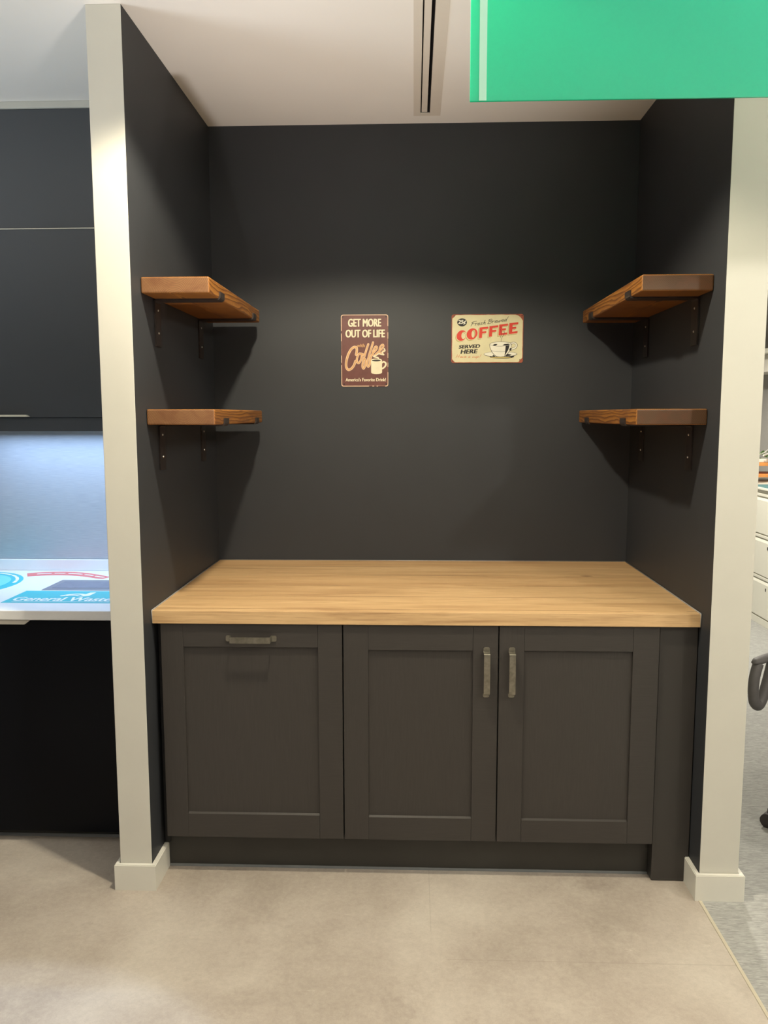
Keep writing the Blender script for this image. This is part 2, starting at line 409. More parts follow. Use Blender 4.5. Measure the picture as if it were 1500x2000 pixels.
def stroke(bm, pts, w, h, mp, closed=False, smooth=True, n=7):
    P = catmull(pts, n, closed) if smooth else [Vector(p) for p in pts]
    N = len(P); L, R_ = [], []; b0, span = lift(mp)
    for i in range(N):
        a = P[(i-1) % N] if (closed or i) else P[i]; b = P[(i+1) % N] if (closed or i < N-1) else P[i]
        d = (b-a); d = d.normalized() if d.length > 1e-9 else Vector((1, 0)); nn = Vector((-d.y, d.x))
        hh = h+b0+span*i/N
        L.append(bm.verts.new(mp(*(P[i]+nn*w/2), hh))); R_.append(bm.verts.new(mp(*(P[i]-nn*w/2), hh)))
    for i in range(N if closed else N-1):
        j = (i+1) % N; bm.faces.new((L[i], L[j], R_[j], R_[i]))
    if not closed:
        for q, nx, hh in ((P[0], P[1], h+b0), (P[-1], P[-2], h+b0+span*(N-1)/N)):
            a0 = math.atan2(q.y-nx.y, q.x-nx.x)
            poly(bm, [(q.x+w/2*math.cos(a0-math.pi/2+a*math.pi/7), q.y+w/2*math.sin(a0-math.pi/2+a*math.pi/7)) for a in range(8)], hh, mp)
def ell(cx, cy, rx, ry, n=28, rot=0.0):
    o = []
    for k in range(n):
        a = 2*math.pi*k/n; x, y = rx*math.cos(a), ry*math.sin(a)
        o.append((cx+x*math.cos(rot)-y*math.sin(rot), cy+x*math.sin(rot)+y*math.cos(rot)))
    return o
def rrect(x0, x1, y0, y1, r, n=5):
    return arc(x1-r, y1-r, r, 0, 90, n)+arc(x0+r, y1-r, r, 90, 180, n)+arc(x0+r, y0+r, r, 180, 270, n)+arc(x1-r, y0+r, r, 270, 360, n)
def text(bm, s, bx, h, mp, bold=0.0, shear=0.0, slope=0.0):
    """fills the box bx = (u0, u1, v0, v1) with words in the built-in face"""
    cu = bpy.data.curves.new('t', 'FONT'); cu.body = s; cu.resolution_u = 4
    o = bpy.data.objects.new('t', cu); C.objects.link(o)
    bpy.context.view_layer.update()
    me = bpy.data.meshes.new_from_object(o.evaluated_get(bpy.context.evaluated_depsgraph_get()))
    bpy.data.objects.remove(o); bpy.data.curves.remove(cu)
    xs = [v.co.x for v in me.vertices]; ys = [v.co.y for v in me.vertices]
    x0, x1, y0, y1 = min(xs), max(xs), min(ys), max(ys)
    sx = (bx[1]-bx[0])/(x1-x0); k = (mp(0, 0, 1)-mp(0, 0, 0)).length
    shifts = [(0, 0)] if not bold else [(-bold, 0), (bold, 0), (-bold, -bold*.4), (bold, bold*.4), (0, bold*.4), (0, -bold*.4)]
    for n_, (ox, oy) in enumerate(shifts):
        V = []
        for v in me.vertices:
            a = (v.co.x-x0)/(x1-x0); b = (v.co.y-y0)/(y1-y0)
            u = bx[0]+bold*sx+a*(bx[1]-bx[0]-2*bold*sx)+ox*sx; w = bx[2]+b*(bx[3]-bx[2])+oy*sx
            u += shear*(w-(bx[2]+bx[3])/2); w += slope*(u-bx[0])
            V.append(bm.verts.new(mp(u, w, h+n_*1.2e-5/k)))
        for p in me.polygons:
            try: bm.faces.new([V[i] for i in p.vertices])
            except ValueError: pass
    bpy.data.meshes.remove(me)

# ------------------------------------------------------------------ measures of the place
W, D, H = 1.7636, 1.023, 2.722          # alcove width, depth, ceiling height
PL, PR = 0.1044, 0.1226                 # partition thicknesses
RW = 3.92                               # wall behind the filing cabinets

# ------------------------------------------------------------------ the setting
bm = NB(); box(bm, -4.2, W, -4.6, 6.1, -0.06, 0.0); struct('floor', bm, M['floor'])
bm = NB(); box(bm, W, RW+0.1, -4.6, 6.1, -0.06, 0.0); struct('floor_carpet', bm, M['carpet'])
bm = NB(); box(bm, W-0.004, W+0.006, -4.6, -0.0156, -0.001, 0.0022, 0.0008); struct('trim_1', bm, M['threshold'])
# ceiling with the slot of the air diffuser cut out
bm = NB()
sx0, sx1, sy0, sy1 = 0.874, 0.911, -1.2, 0.902
box(bm, -4.2, sx0, -4.6, 6.1, H, H+0.08); box(bm, sx1, RW+0.1, -4.6, 6.1, H, H+0.08)
box(bm, sx0, sx1, -4.6, sy0, H, H+0.08); box(bm, sx0, sx1, sy1, 6.1, H, H+0.08)
struct('ceiling', bm, M['ceiling'])
bm = NB(); box(bm, -4.2, -PL, D, D+0.1, 0, H); struct('wall_back_left', bm, M['white_paint'])
bm = NB(); box(bm, -PL, W+PR, D, D+0.1, 0, H); struct('wall_back', bm, M['black_paint'])
def partition(name, x0, x1, black_right):
    bm = NB(); box(bm, x0, x1, 0, D, 0, H, 0.0015, 2)
    o = obj(name, bm, [M['white_paint'], M['black_paint']]); o['kind'] = 'structure'
    for p in o.data.polygons:
        n = p.normal
        if (n.x > 0.9) == black_right and abs(n.x) > 0.9: p.material_index = 1
partition('wall_left', -PL, 0.0, True)
partition('wall_right', W, W+PR, False)
# skirting boards wrapped round the partition ends
hs, ps = 0.0868, 0.0156
def skirt(name, x0, x1, yin_l, yin_r):
    pts = [(x0-ps, yin_l), (x0-ps, -ps), (x1+ps, -ps), (x1+ps, yin_r), (x1, yin_r), (x1, 0), (x0, 0), (x0, yin_l)]
    bm = NB(); prism(bm, pts, 2, 0.0, hs)
    es = [e for e in bm.edges if all(abs(v.co.z-hs) < 1e-5 for v in e.verts)]
    bmesh.ops.bevel(bm, geom=es, offset=0.0025, segments=2, affect='EDGES')
    struct(name, bm, M['skirting'])
skirt('baseboard_left', -PL, 0.0, 0.33, 0.138)
skirt('baseboard_right', W, W+PR, 0.105, D)
bm = NB(); box(bm, RW, RW+0.1, -4.6, 6.1, 0, H); struct('wall_far_right', bm, M['grey_wall'])
bm = NB(); box(bm, W+PR, RW+0.1, 6.0, 6.1, 0, H); struct('wall_far_back', bm, M['grey_wall'])
# pale cornice strip over the wall cabinet
bm = NB(); box(bm, -1.75, -PL, 0.722, 0.74, H-0.024, H, 0.002); struct('trim_2', bm, M['white_paint'])

# ------------------------------------------------------------------ slot diffuser in the ceiling
vent = thing('air_diffuser', 'long slim slot air diffuser set in the alcove ceiling', 'vent', (0.9, 0.0, H))
bm = NB()
for a in ((0.847, sx0, -1.2, 0.93), (sx1, 0.953, -1.2, 0.93), (sx0, sx1, sy1, 0.93)): box(bm, a[0], a[1], a[2], a[3], H-0.003, H)
obj('frame', bm, M['vent'], vent)
bm = NB()
box(bm, sx0, sx0+0.002, sy0, sy1, H, H+0.075); box(bm, sx1-0.002, sx1, sy0, sy1, H, H+0.075); box(bm, sx0+0.002, sx1-0.002, sy0, sy1, H+0.066, H+0.075); box(bm, sx0+0.002, sx1-0.002, sy1-0.002, sy1, H, H+0.066)
obj('plenum', bm, M['black_slot'], vent)
bm = NB(); box(bm, 0.8785, 0.9005, sy0, sy1-0.002, H+0.0005, H+0.03, 0.001); obj('blade', bm, M['vent'], vent)

# ------------------------------------------------------------------ hanging green sign panel
gy = -0.65; gx0, gx1, gz0 = 0.969, 2.30, 2.2045
sign = thing('hanging_panel', 'bright green translucent acrylic panel hanging from the ceiling, upper right', 'panel', (1.6, gy, gz0))
bm = NB(); box(bm, gx0, gx1, gy, gy+0.006, gz0, H-0.06, 0.001); obj('panel', bm, M['green'], sign)
bm = NB(); box(bm, gx0+0.019, gx0+0.035, gy-0.0012, gy, gz0+0.001, H-0.06, 0.0004); obj('pale_strip', bm, M['green_pale'], sign, label='paler green upright strip')  # paler band a little in from the left edge
for x in (1.15, 2.1):
    bm = NB(); tube(bm, [(x, gy+0.003, H-0.075), (x, gy+0.003, H)], 0.0015, 8); box(bm, x-0.008, x+0.008, gy-0.001, gy+0.007, H-0.085, H-0.06, 0.001)
    obj('hanger_wire', bm, M['screw'], sign)

# ------------------------------------------------------------------ alcove base cabinets
DY = 0.086                                # door faces
def handle(parent, cx, cz, L, upright):
    """flat pewter bow pull with rounded feet"""
    bm = NB(); hw = 0.0105
    y0 = DY-0.0015; yo = DY-0.026
    a = L/2
    path = [(-a, y0), (-a+0.014, y0), (-a+0.0165, y0-0.0025), (-a+0.019, yo+0.004), (-a+0.0235, yo)]
    path = path + [(0, yo-0.0008)] + [(-p[0], p[1]) for p in path[::-1]]
    path = [(-a, y0), (-a+0.002, y0), (-a+0.005, y0)] + path[1:-1] + [(a-0.005, y0), (a-0.002, y0), (a, y0)]
    n_ = len(path); path = path[:2]+[tuple(q) for q in catmull(path[2:n_-2], 4)]+path[n_-2:]
    P = [Vector(p) for p in path]; th = 0.0034
    L_, R_ = [], []
    for i, p in enumerate(P):
        d = (P[min(i+1, len(P)-1)]-P[max(i-1, 0)]).normalized(); nrm = Vector((-d.y, d.x))
        L_.append(p+nrm*th/2); R_.append(p-nrm*th/2)
    def q(s, y, w): return Vector((cx+w, y, cz+s)) if upright else Vector((cx+s, y, cz+w))
    rows = []
    for i in range(len(P)):
        e_ = min(i, len(P)-1-i); w = hw*(0.55 if e_ == 0 else 0.85 if e_ == 1 else 0.96)
        rows.append([bm.verts.new(q(*L_[i], -w)), bm.verts.new(q(*L_[i], w)), bm.verts.new(q(*R_[i], w)), bm.verts.new(q(*R_[i], -w))])
    for A, B in zip(rows, rows[1:]):
        for k in range(4): bm.faces.new((A[k], A[(k+1) % 4], B[(k+1) % 4], B[k]))
    bm.faces.new(rows[0][::-1]); bm.faces.new(rows[-1])
    bmesh.ops.recalc_face_normals(bm, faces=bm.faces)
    bmesh.ops.bevel(bm, geom=[e for e in bm.edges if len(e.link_faces) == 2 and e.calc_face_angle(0) > 1.2], offset=0.0009, segments=2, affect='EDGES')
    return obj('handle', bm, M['pewter'], parent)
def shaker(parent, x0, x1, z0, z1, sl, sr, rt, rb, hspec):
    k = 0.9966; x0, x1 = 0.8504+(x0-0.8504)*k, 0.8504+(x1-0.8504)*k
    hspec = (0.8504+(hspec[0]-0.8504)*k,)+tuple(hspec[1:])
    bm = NB(); b = 0.0012; y1 = DY+0.02
    box(bm, x0, x0+sl, DY, y1, z0, z1, b); box(bm, x1-sr, x1, DY, y1, z0, z1, b)
    n0 = len(bm.faces)
    box(bm, x0+sl+0.0004, x1-sr-0.0004, DY+0.0004, y1, z1-rt, z1, 0.0006)
    # lower rail carries a small sloped ledge
    pts = [(DY+0.0004, z0), (y1, z0), (y1, z0+rb), (DY+0.0085, z0+rb), (DY+0.0004, z0+rb-0.004)]
    prism(bm, pts, 0, x0+sl+0.0004, x1-sr-0.0004)
    bm.faces.ensure_lookup_table()
    for f in bm.faces[n0:]: f.material_index = 1
    d = obj('door', bm, [M['door_v'], M['door_h']], parent)
    bm = NB(); box(bm, x0+sl-0.004, x1-sr+0.004, DY+0.0085, DY+0.017, z0+rb-0.004, z1-rt+0.004); obj('panel', bm, M['door_v'], d)
    handle(d, *hspec)
    return d
ZB, ZT = 0.134, 0.8645
c1 = thing('base_cabinet', 'dark graphite base cabinet with one wide door and a level handle', 'cabinet', (0.32, 0.5, 0.13))
bm = NB(); box(bm, 0.022, 0.6205, DY+0.021, D-0.05, 0.13, 0.866); obj('carcass', bm, M['gap'], c1)
shaker(c1, 0.0235, 0.6190, ZB, ZT, 0.073, 0.079, 0.076, 0.085, (0.322, 0.8180, 0.166, False))
c2 = thing('base_cabinet', 'dark graphite base cabinet with two narrow doors and paired upright handles', 'cabinet', (1.13, 0.5, 0.13))
bm = NB(); box(bm, 0.6225, 1.6395, DY+0.021, D-0.05, 0.13, 0.866); obj('carcass', bm, M['gap'], c2)
shaker(c2, 0.6230, 1.1245, ZB, ZT, 0.0805, 0.0805, 0.082, 0.082, (1.0875, 0.712, 0.167, True))
shaker(c2, 1.1285, 1.6400, ZB, ZT, 0.080, 0.083, 0.081, 0.079, (1.1690, 0.712, 0.167, True))
bm = NB(); box(bm, 1.6407, 1.7605, 0.096, D-0.05, 0.003, 0.866, 0.001); tag(obj('end_panel', bm, M['post'], None, origin=(1.7, .3, 0)), 'dark graphite end panel reaching the floor right of the two-door cabinet', 'panel')
bm = NB(); box(bm, 0.003, 0.0215, 0.135, D-0.05, 0.0875, 0.866); tag(obj('filler_strip', bm, M['gap'], None, origin=(.01, .3, .09)), 'narrow black filler strip between left alcove wall and the one-door cabinet', 'panel')
pl = thing('plinth', 'dark recessed plinth board under the two graphite base cabinets', 'plinth', (0.83, 0.14, 0))
bm = NB(); box(bm, 0.0165, 1.6395, 0.140, 0.156, 0.006, 0.1295); obj('board', bm, M['plinth'], pl)
bm = NB(); prism(bm, [(0.135, 0.0003), (0.1405, 0.0003), (0.1405, 0.0075), (0.1388, 0.0075)], 0, 0.0165, 1.6395); obj('seal_strip', bm, M['seal'], pl, label='grey clear plastic sealing strip along the floor')

# worktop
wt = thing('worktop', 'oak effect worktop spanning the alcove wall to wall', 'worktop', (W/2, 0.5, 0.8675))
bm = NB(); box(bm, 0.003, W-0.003, 0.0773, D-0.002, 0.8675, 0.91, 0.0012); obj('top', bm, M['worktop'], wt)
bm = NB()
tube(bm, [(0.003, D-0.003, 0.9105), (W-0.003, D-0.003, 0.9105)], 0.0022, 8)
tube(bm, [(0.0025, 0.078, 0.9105), (0.0025, D-0.004, 0.9105)], 0.0022, 8); tube(bm, [(W-0.0025, 0.078, 0.9105), (W-0.0025, D-0.004, 0.9105)], 0.0022, 8)
tube(bm, [(0.0025, 0.0785, 0.868), (0.0025, 0.0785, 0.9105)], 0.0020, 8); tube(bm, [(W-0.0025, 0.0785, 0.868), (W-0.0025, 0.0785, 0.9105)], 0.0020, 8)
obj('sealant', bm, M['silicone'], wt, smooth=True, label='pale bead of sealant along the walls')

# ------------------------------------------------------------------ four wall shelves on lipped brackets
def wall_shelf(side, x_in, depth, y0, y1, z0, z1, brackets, seed, dark, label):
    """side +1 : fixed to the left wall, reaching right"""
    sh = thing('wall_shelf', label, 'shelf', (x_in, (y0+y1)/2, z0), 'rustic wooden wall shelves')
    x_out = x_in + side*depth
    bm = NB(); box(bm, min(x_in+side*0.001, x_out), max(x_in+side*0.001, x_out), y0, y1, z0, z1, 0.005, 3)
    obj('board', bm, shelf_wood('stained_shelf_wood_%s' % 'abcd'[seed], seed*2.3+1, dark), sh, origin=((x_in+x_out)/2, y0, (z0+z1)/2))
    th = 0.005
    for yc in brackets:
        br_bm = NB(); w = 0.030
        zl = z0-0.152; zi = z0-th/2-0.0003
        X = lambda d: x_in+side*d
        path = [(X(th/2+0.0005), zl), (X(th/2+0.0005), zi-0.008)] + [(X(th/2+0.0005+0.008*(1-math.cos(a))), zi-0.008+0.008*math.sin(a)) for a in (0.5, 1.05, 1.57)]
        e = depth+th/2+0.0006
        path += [(X(e-0.009), zi)] + [(X(e-0.009+0.009*math.sin(a)), zi+0.009*(1-math.cos(a))) for a in (0.5, 1.05, 1.57)]
        path += [(X(e), z0+0.021)]
        P2 = [(p[0], p[1]) for p in path]
        # prism with axis y : coordinates (x, z)
        strap(br_bm, P2, th, 1, yc-w, yc+w)
        br = obj('bracket', br_bm, M['bracket'], sh)
        for dz in (0.034, 0.108):
            s = NB()
            zc = z0-dz
            n = 10
            R0 = [s.verts.new((X(th+0.0008), yc+0.0042*math.cos(2*math.pi*k/n), zc+0.0042*math.sin(2*math.pi*k/n))) for k in range(n)]
            R1 = [s.verts.new((X(th+0.0030), yc+0.0026*math.cos(2*math.pi*k/n), zc+0.0026*math.sin(2*math.pi*k/n))) for k in range(n)]
            s.faces.new(R0); s.faces.new(R1)
            for k in range(n): s.faces.new((R0[k], R0[(k+1) % n], R1[(k+1) % n], R1[k]))
            obj('screw', s, M['screw'], br)
    return sh
wall_shelf(1, 0.0, 0.216, 0.087, 0.925, 1.9165, 1.966, (0.243, 0.800), 0, False, 'upper wooden shelf on the left alcove wall, bold growth rings on its end')
wall_shelf(1, 0.0, 0.220, 0.100, 0.922, 1.5085, 1.558, (0.248, 0.795), 1, False, 'lower wooden shelf on the left alcove wall, above the oak worktop')
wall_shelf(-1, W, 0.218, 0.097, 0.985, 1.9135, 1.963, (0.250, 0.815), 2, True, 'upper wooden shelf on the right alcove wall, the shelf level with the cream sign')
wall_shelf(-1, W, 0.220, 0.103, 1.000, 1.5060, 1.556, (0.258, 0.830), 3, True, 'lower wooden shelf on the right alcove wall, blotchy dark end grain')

# ------------------------------------------------------------------ tin signs
def sign_map(x0, z0, y):
    return lambda u, v, h: Vector((x0+u/1000, y-h/1000, z0+v/1000))
# brown sign : 200 x 300
sg = thing('tin_sign', 'tall brown tin coffee sign with cream words and a tan script', 'sign', (0.642, D, 1.659), 'vintage tin signs on the back wall')
mp = sign_map(0.5425, 1.6585, D-0.001)
mp0 = sign_map(0.5425, 1.6585, D-0.0003)
Z = lambda x, y: ((x-270)*200/992, (1665-y)*300/1525)
def zs(*p): return [Z(*q) for q in p]
bm = NB(); slab(bm, rrect(0, 200, 0, 300, 9), 0, 1.6, mp0); obj('plate', bm, M['tin_brown'], sg)
bm = NB()
o_, i_ = rrect(0.6, 199.4, 0.6, 299.4, 8.6), rrect(3.4, 196.8, 3.6, 296.6, 8)
A = [bm.verts.new(mp(p[0], p[1], 1.0)) for p in o_]; B = [bm.verts.new(mp(p[0], p[1], 1.0)) for p in i_]
n = len(A)
for i in range(n): bm.faces.new((A[i], A[(i+1) % n], B[(i+1) % n], B[i]))
obj('rim', bm, M['tin_pink'], sg, label='worn pale rim')
for a, b, c, d in ((197, 200, 226, 252), (0, 3.4, 222, 232), (118, 132, 0, 3.4), (140, 150, 0, 3.4), (156, 186, 0, 3.2), (0, 3, 90, 100), (197, 200, 60, 82), (197, 200, 100, 120), (0, 3, 130, 190), (197.5, 200, 140, 200)):
    bm = NB(); poly(bm, [(a, c), (b, c), (b, d), (a, d)], 1.15, mp); obj('rim_chip', bm, M['tin_brown'], sg, label='bare brown chip in the rim')
lt = lambda: obj('lettering', bm, M['tin_cream'], sg)
bm = NB(); text(bm, 'GET MORE', (*[Z(420, 0)[0], Z(1115, 0)[0]], Z(0, 395)[1], Z(0, 232)[1]), 1.2, mp, bold=0.05); lt()
bm = NB(); text(bm, 'OUT OF LIFE', (Z(365, 0)[0], Z(1192, 0)[0], Z(0, 620)[1], Z(0, 460)[1]), 1.2, mp, bold=0.05); lt()
bm = NB(); text(bm, "America's Favorite Drink!", (Z(360, 0)[0], Z(1210, 0)[0], Z(0, 1552)[1], Z(0, 1480)[1]), 1.2, mp, bold=0.035); lt()
script = [
    ([(585, 985), (600, 910), (595, 840), (545, 825), (480, 875), (420, 985), (380, 1130), (378, 1245), (420, 1305), (485, 1280), (540, 1210), (572, 1120)], 46),
    ([(690, 965), (645, 970), (605, 1060), (605, 1140), (645, 1160), (690, 1090), (705, 1000), (690, 965), (740, 985)], 40),
    ([(842, 765), (810, 860), (770, 990), (728, 1150), (718, 1240), (742, 1280), (770, 1230), (785, 1120), (770, 1075), (750, 1090)], 40),
    ([(942, 728), (915, 820), (870, 960), (828, 1120), (815, 1200), (840, 1240), (870, 1190), (885, 1090), (905, 1010)], 40),
    ([(905, 1000), (960, 935), (1015, 870), (1025, 825), (990, 820), (945, 900), (935, 985), (965, 1010), (1020, 960), (1060, 920)], 34),
    ([(1060, 920), (1120, 870), (1160, 810), (1145, 775), (1100, 810), (1075, 890), (1085, 945), (1120, 950), (1160, 905)], 34)]
bm = NB()
for p, w in script: stroke(bm, zs(*p), w*0.2*1.12, 1.2, mp)
obj('script_outline', bm, M['tin_pink'], sg)
bm = NB()
for p, w in script: stroke(bm, zs(*p), w*0.2*0.62, 1.5, mp)
obj('script', bm, M['tin_tan'], sg, label='tan brush script')
bm = NB(); text(bm, 'with', (Z(600, 0)[0], Z(770, 0)[0], Z(0, 826)[1], Z(0, 756)[1]), 1.5, mp, bold=0.02)
obj('small_lettering', bm, M['tin_tan'], sg)
bm = NB()
stroke(bm, zs((1175, 860), (1192, 905), (1150, 930), (1135, 955), (1170, 990), (1120, 985), (1065, 970), (1010, 1000), (950, 1025), (1000, 1040), (1045, 1050), (1060, 1085)), 5.0, 1.8, mp)
body = [Z(900, 1105)]+[Z(900, y) for y in (1200, 1300, 1360)]+[Z(1015+115*math.cos(a), 1362+40*math.sin(a)) for a in [math.pi-math.pi*k/12 for k in range(1, 12)]]+[Z(1130, y) for y in (1360, 1300, 1200, 1105)]+[Z(1015+115*math.cos(a), 1105-36*math.sin(a)) for a in [math.pi*k/12 for k in range(1, 12)]]
poly(bm, body, 1.8, mp)
stroke(bm, zs((1125, 1160), (1165, 1140), (1205, 1165), (1205, 1215), (1165, 1265), (1122, 1285)), 7.0, 1.8, mp)
obj('mug_print', bm, M['tin_cream'], sg)
bm = NB(); poly(bm, [Z(1010+95*math.cos(a), 1110+20*math.sin(a)) for a in [2*math.pi*k/20 for k in range(20)]], 2.0, mp); obj('coffee_print', bm, M['tin_dark'], sg)
for x, y in ((312, 190), (1216, 190), (330, 1612), (1218, 1612)):
    bm = NB(); poly(bm, [Z(x+14*math.cos(a*math.pi/5), y+14*math.sin(a*math.pi/5)) for a in range(10)], 1.6, mp); obj('nail_hole', bm, M['tin_dark'], sg)

# cream sign : 300 x 200
sg = thing('tin_sign', 'wide cream tin sign with red coffee lettering and a cup picture', 'sign', (1.157, D, 1.7555), 'vintage tin signs on the back wall')
mp = sign_map(1.0078, 1.7555, D-0.001); mp0 = sign_map(1.0078, 1.7555, D-0.0003)
Z = lambda x, y: ((x-100)*300/1245, (960-y)*201/850)
bm = NB(); slab(bm, rrect(0, 300, 0, 201, 9), 0, 1.6, mp0); obj('plate', bm, M['tin_rust'], sg, label='rusty edged backing plate')
rnd = random.Random(3); pts = []
def wob(p, a=0.9): return (p[0]+rnd.uniform(-a, a), p[1]+rnd.uniform(-a, a))
x0, x1, y0, y1 = 3.0, 297, 3.2, 198.5
for k in range(14): pts.append(wob((x0+13+(x1-x0-30)*k/13, y0), .7))
pts += [wob((x1-12, y0+3)), wob((x1-8, y0+10)), wob((x1-2, y0+14))]
for k in range(10): pts.append(wob((x1, y0+18+(y1-y0-44)*k/9), .6))
pts += [wob((x1-5, y1-17)), wob((x1-12, y1-10)), wob((x1-20, y1-4))]
for k in range(14): pts.append(wob((x1-30-(x1-x0-46)*k/13, y1), .6))
pts += [wob((x0+9, y1-6)), wob((x0+6, y1-10)), wob((x0+2, y1-14))]
for k in range(10): pts.append(wob((x0, y1-20-(y1-y0-34)*k/9), .6))
pts += [wob((x0+3, y0+11)), wob((x0+8, y0+5))]
bm = NB(); poly(bm, pts, 1.0, mp); obj('cream_face', bm, M['tin_yellow'], sg)
# big fat letters
def L(letter, x, y, w, h):
    """outline pieces in sign zoom units; x, y lower left, leaning right and climbing"""
    def q(a, b): X = x+a*w+b*h*0.05; return Z(X, y-b*h-(a*w)*0.105)
    if letter == 'F': return [[q(0, 0), q(.36, 0), q(.36, .42), q(.82, .42), q(.82, .60), q(.36, .60), q(.36, .80), q(1, .80), q(1, 1), q(0, 1)]]
    if letter == 'E': return [[q(0, 0), q(.98, 0), q(.98, .19), q(.38, .19), q(.38, .42), q(.80, .42), q(.80, .60), q(.38, .60), q(.38, .81), q(1, .81), q(1, 1), q(0, 1)]]
    n = 24; out = []
    if letter == 'O':
        o = [q(.5+.5*math.cos(a), .5+.52*math.sin(a)) for a in [2*math.pi*k/n for k in range(n)]]
        i = [q(.62+.17*math.cos(a), .5+.36*math.sin(a)) for a in [2*math.pi*k/n for k in range(n)]]
        return [('ring', o, i)]
    if letter == 'C':
        a0 = [math.radians(35+(325-35)*k/20) for k in range(21)]
        o = [q(.52+.52*math.cos(a), .5+.52*math.sin(a)) for a in a0]
        i = [q(.74+.24*math.cos(a), .5+.36*math.sin(a)) for a in a0][::-1]
        return [o+i]
LET = [('C', 185, 578, 165, 178), ('O', 358, 556, 190, 188), ('F', 576, 528, 150, 186), ('F', 748, 505, 152, 186), ('E', 916, 482, 152, 190), ('E', 1092, 458, 154, 190)]
def letters(bm, h, dx=0, dy=0, grow=0):
    for l, x, y, w, hh in LET:
        for pc in L(l, x+dx-grow, y+dy+grow, w+2*grow, hh+2*grow):
            if isinstance(pc, tuple): ringpoly(bm, pc[1], pc[2], h, mp)
            else: poly(bm, pc, h, mp)
bm = NB(); letters(bm, 1.2, -18, 20, 3)
obj('letter_shadow_print', bm, M['tin_olive'], sg)
bm = NB(); letters(bm, 1.3, -7, 8, 2); obj('letter_outline_print', bm, M['tin_yellow'], sg)
bm = NB(); letters(bm, 1.4); obj('red_lettering', bm, M['tin_red'], sg, label='large red letters')
# handwriting alphabet, unit x-height .5, ascender 1
SC = {'F': [[(.05, 0), (.15, .5), (.25, .95)], [(.0, .85), (.3, .98), (.75, 1.0)], [(.08, .5), (.3, .53), (.5, .55)]],
      'r': [[(0, .45), (.1, .5), (.08, .0)], [(.1, .3), (.2, .47), (.36, .5)]],
      'e': [[(.03, .25), (.3, .28), (.33, .42), (.2, .52), (.05, .35), (.05, .1), (.18, 0), (.38, .08)]],
      's': [[(.32, .45), (.2, .52), (.08, .42), (.2, .27), (.28, .12), (.16, 0), (.0, .05)]],
      'h': [[(.2, 1.0), (.1, .5), (.03, 0)], [(.08, .25), (.22, .48), (.32, .42), (.27, .1), (.34, 0), (.42, .05)]],
      'B': [[(.2, .95), (.1, .5), (.03, 0)], [(-.05, .8), (.15, .98), (.45, 1.0), (.5, .8), (.3, .58), (.15, .53)], [(.2, .55), (.5, .45), (.48, .12), (.25, -.02), (-.05, .05)]],
      'w': [[(.0, .5), (.05, .1), (.12, .0), (.25, .25), (.3, .45)], [(.28, .35), (.27, .08), (.35, 0), (.48, .25), (.52, .5)]],
      'd': [[(.3, .45), (.15, .5), (.02, .25), (.08, .02), (.2, .05), (.32, .4)], [(.5, 1.05), (.38, .55), (.3, .08), (.42, .02)]],
      'H': [[(.15, 1), (.08, .5), (0, 0)], [(.55, 1), (.48, .5), (.4, 0)], [(.02, .48), (.3, .52), (.6, .55)]],
      'a': [[(.3, .42), (.17, .5), (.02, .25), (.08, .02), (.2, .06), (.32, .45), (.28, .1), (.38, .02)]],
      'v': [[(.0, .5), (.07, .2), (.12, .0), (.25, .2), (.33, .5)]],
      'c': [[(.3, .42), (.17, .5), (.02, .25), (.08, .02), (.3, .08)]],
      'u': [[(.03, .5), (.02, .12), (.12, .0), (.27, .2), (.33, .5), (.29, .1), (.38, .02)]],
      'p': [[(.1, .5), (.03, 0), (-.05, -.4)], [(.08, .3), (.2, .5), (.34, .4), (.28, .1), (.05, .05)]],
      '!': [[(.3, 1.05), (.2, .6), (.14, .25)], [(.1, .03), (.11, .0)]]}
ADV = {'F': .62, 'B': .62, 'w': .62, 'H': .72, 'd': .5, ' ': .34, '!': .4}
def hand(bm, s, u0, v0, u1, size, lean, slope, wd, h):
    tot = sum(ADV.get(c, .42) for c in s); k = (u1-u0)/tot; x = 0
    for c in s:
        for st in SC.get(c, []):
            P = [(u0+(x+p[0])*k+lean*p[1]*size, v0+p[1]*size+slope*((x+p[0])*k)) for p in st]
            stroke(bm, P, wd, h, mp, n=5)
        x += ADV.get(c, .42)
bm = NB()
a, b = Z(430, 318), Z(1075, 318)
hand(bm, 'Fresh Brewed', a[0], a[1], b[0]-3, 17.5, 0.28, 0.135, 1.75, 1.2); obj('handwriting', bm, M['tin_dark'], sg)
bm = NB(); text(bm, 'SERVED', (Z(232, 0)[0], Z(600, 0)[0], Z(0, 706)[1], Z(0, 646)[1]), 1.2, mp, bold=0.045, shear=0.22, slope=0.03); obj('black_lettering', bm, M['tin_dark'], sg)
bm = NB(); text(bm, 'HERE', (Z(265, 0)[0], Z(556, 0)[0], Z(0, 797)[1], Z(0, 728)[1]), 1.2, mp, bold=0.045, shear=0.22, slope=0.03); obj('black_lettering', bm, M['tin_dark'], sg)
bm = NB(); poly(bm, [Z(282+84*math.cos(t), 250+70*math.sin(t)) for t in [2*math.pi*k/30 for k in range(30)]], 1.2, mp)
obj('price_spot', bm, M['tin_dark'], sg, label='round black price spot')
bm = NB(); text(bm, '25¢', (Z(216, 0)[0], Z(348, 0)[0], Z(0, 292)[1], Z(0, 208)[1]), 1.4, mp, bold=0.035, shear=0.1)
obj('price_lettering', bm, M['tin_white'], sg)
bm = NB(); a, b = Z(180, 868), Z(628, 868); hand(bm, 'Have a cup!', a[0], a[1], b[0]-3, 13.5, 0.3, 0.0, 1.5, 1.2)
obj('salmon_lettering', bm, M['tin_salmon'], sg)
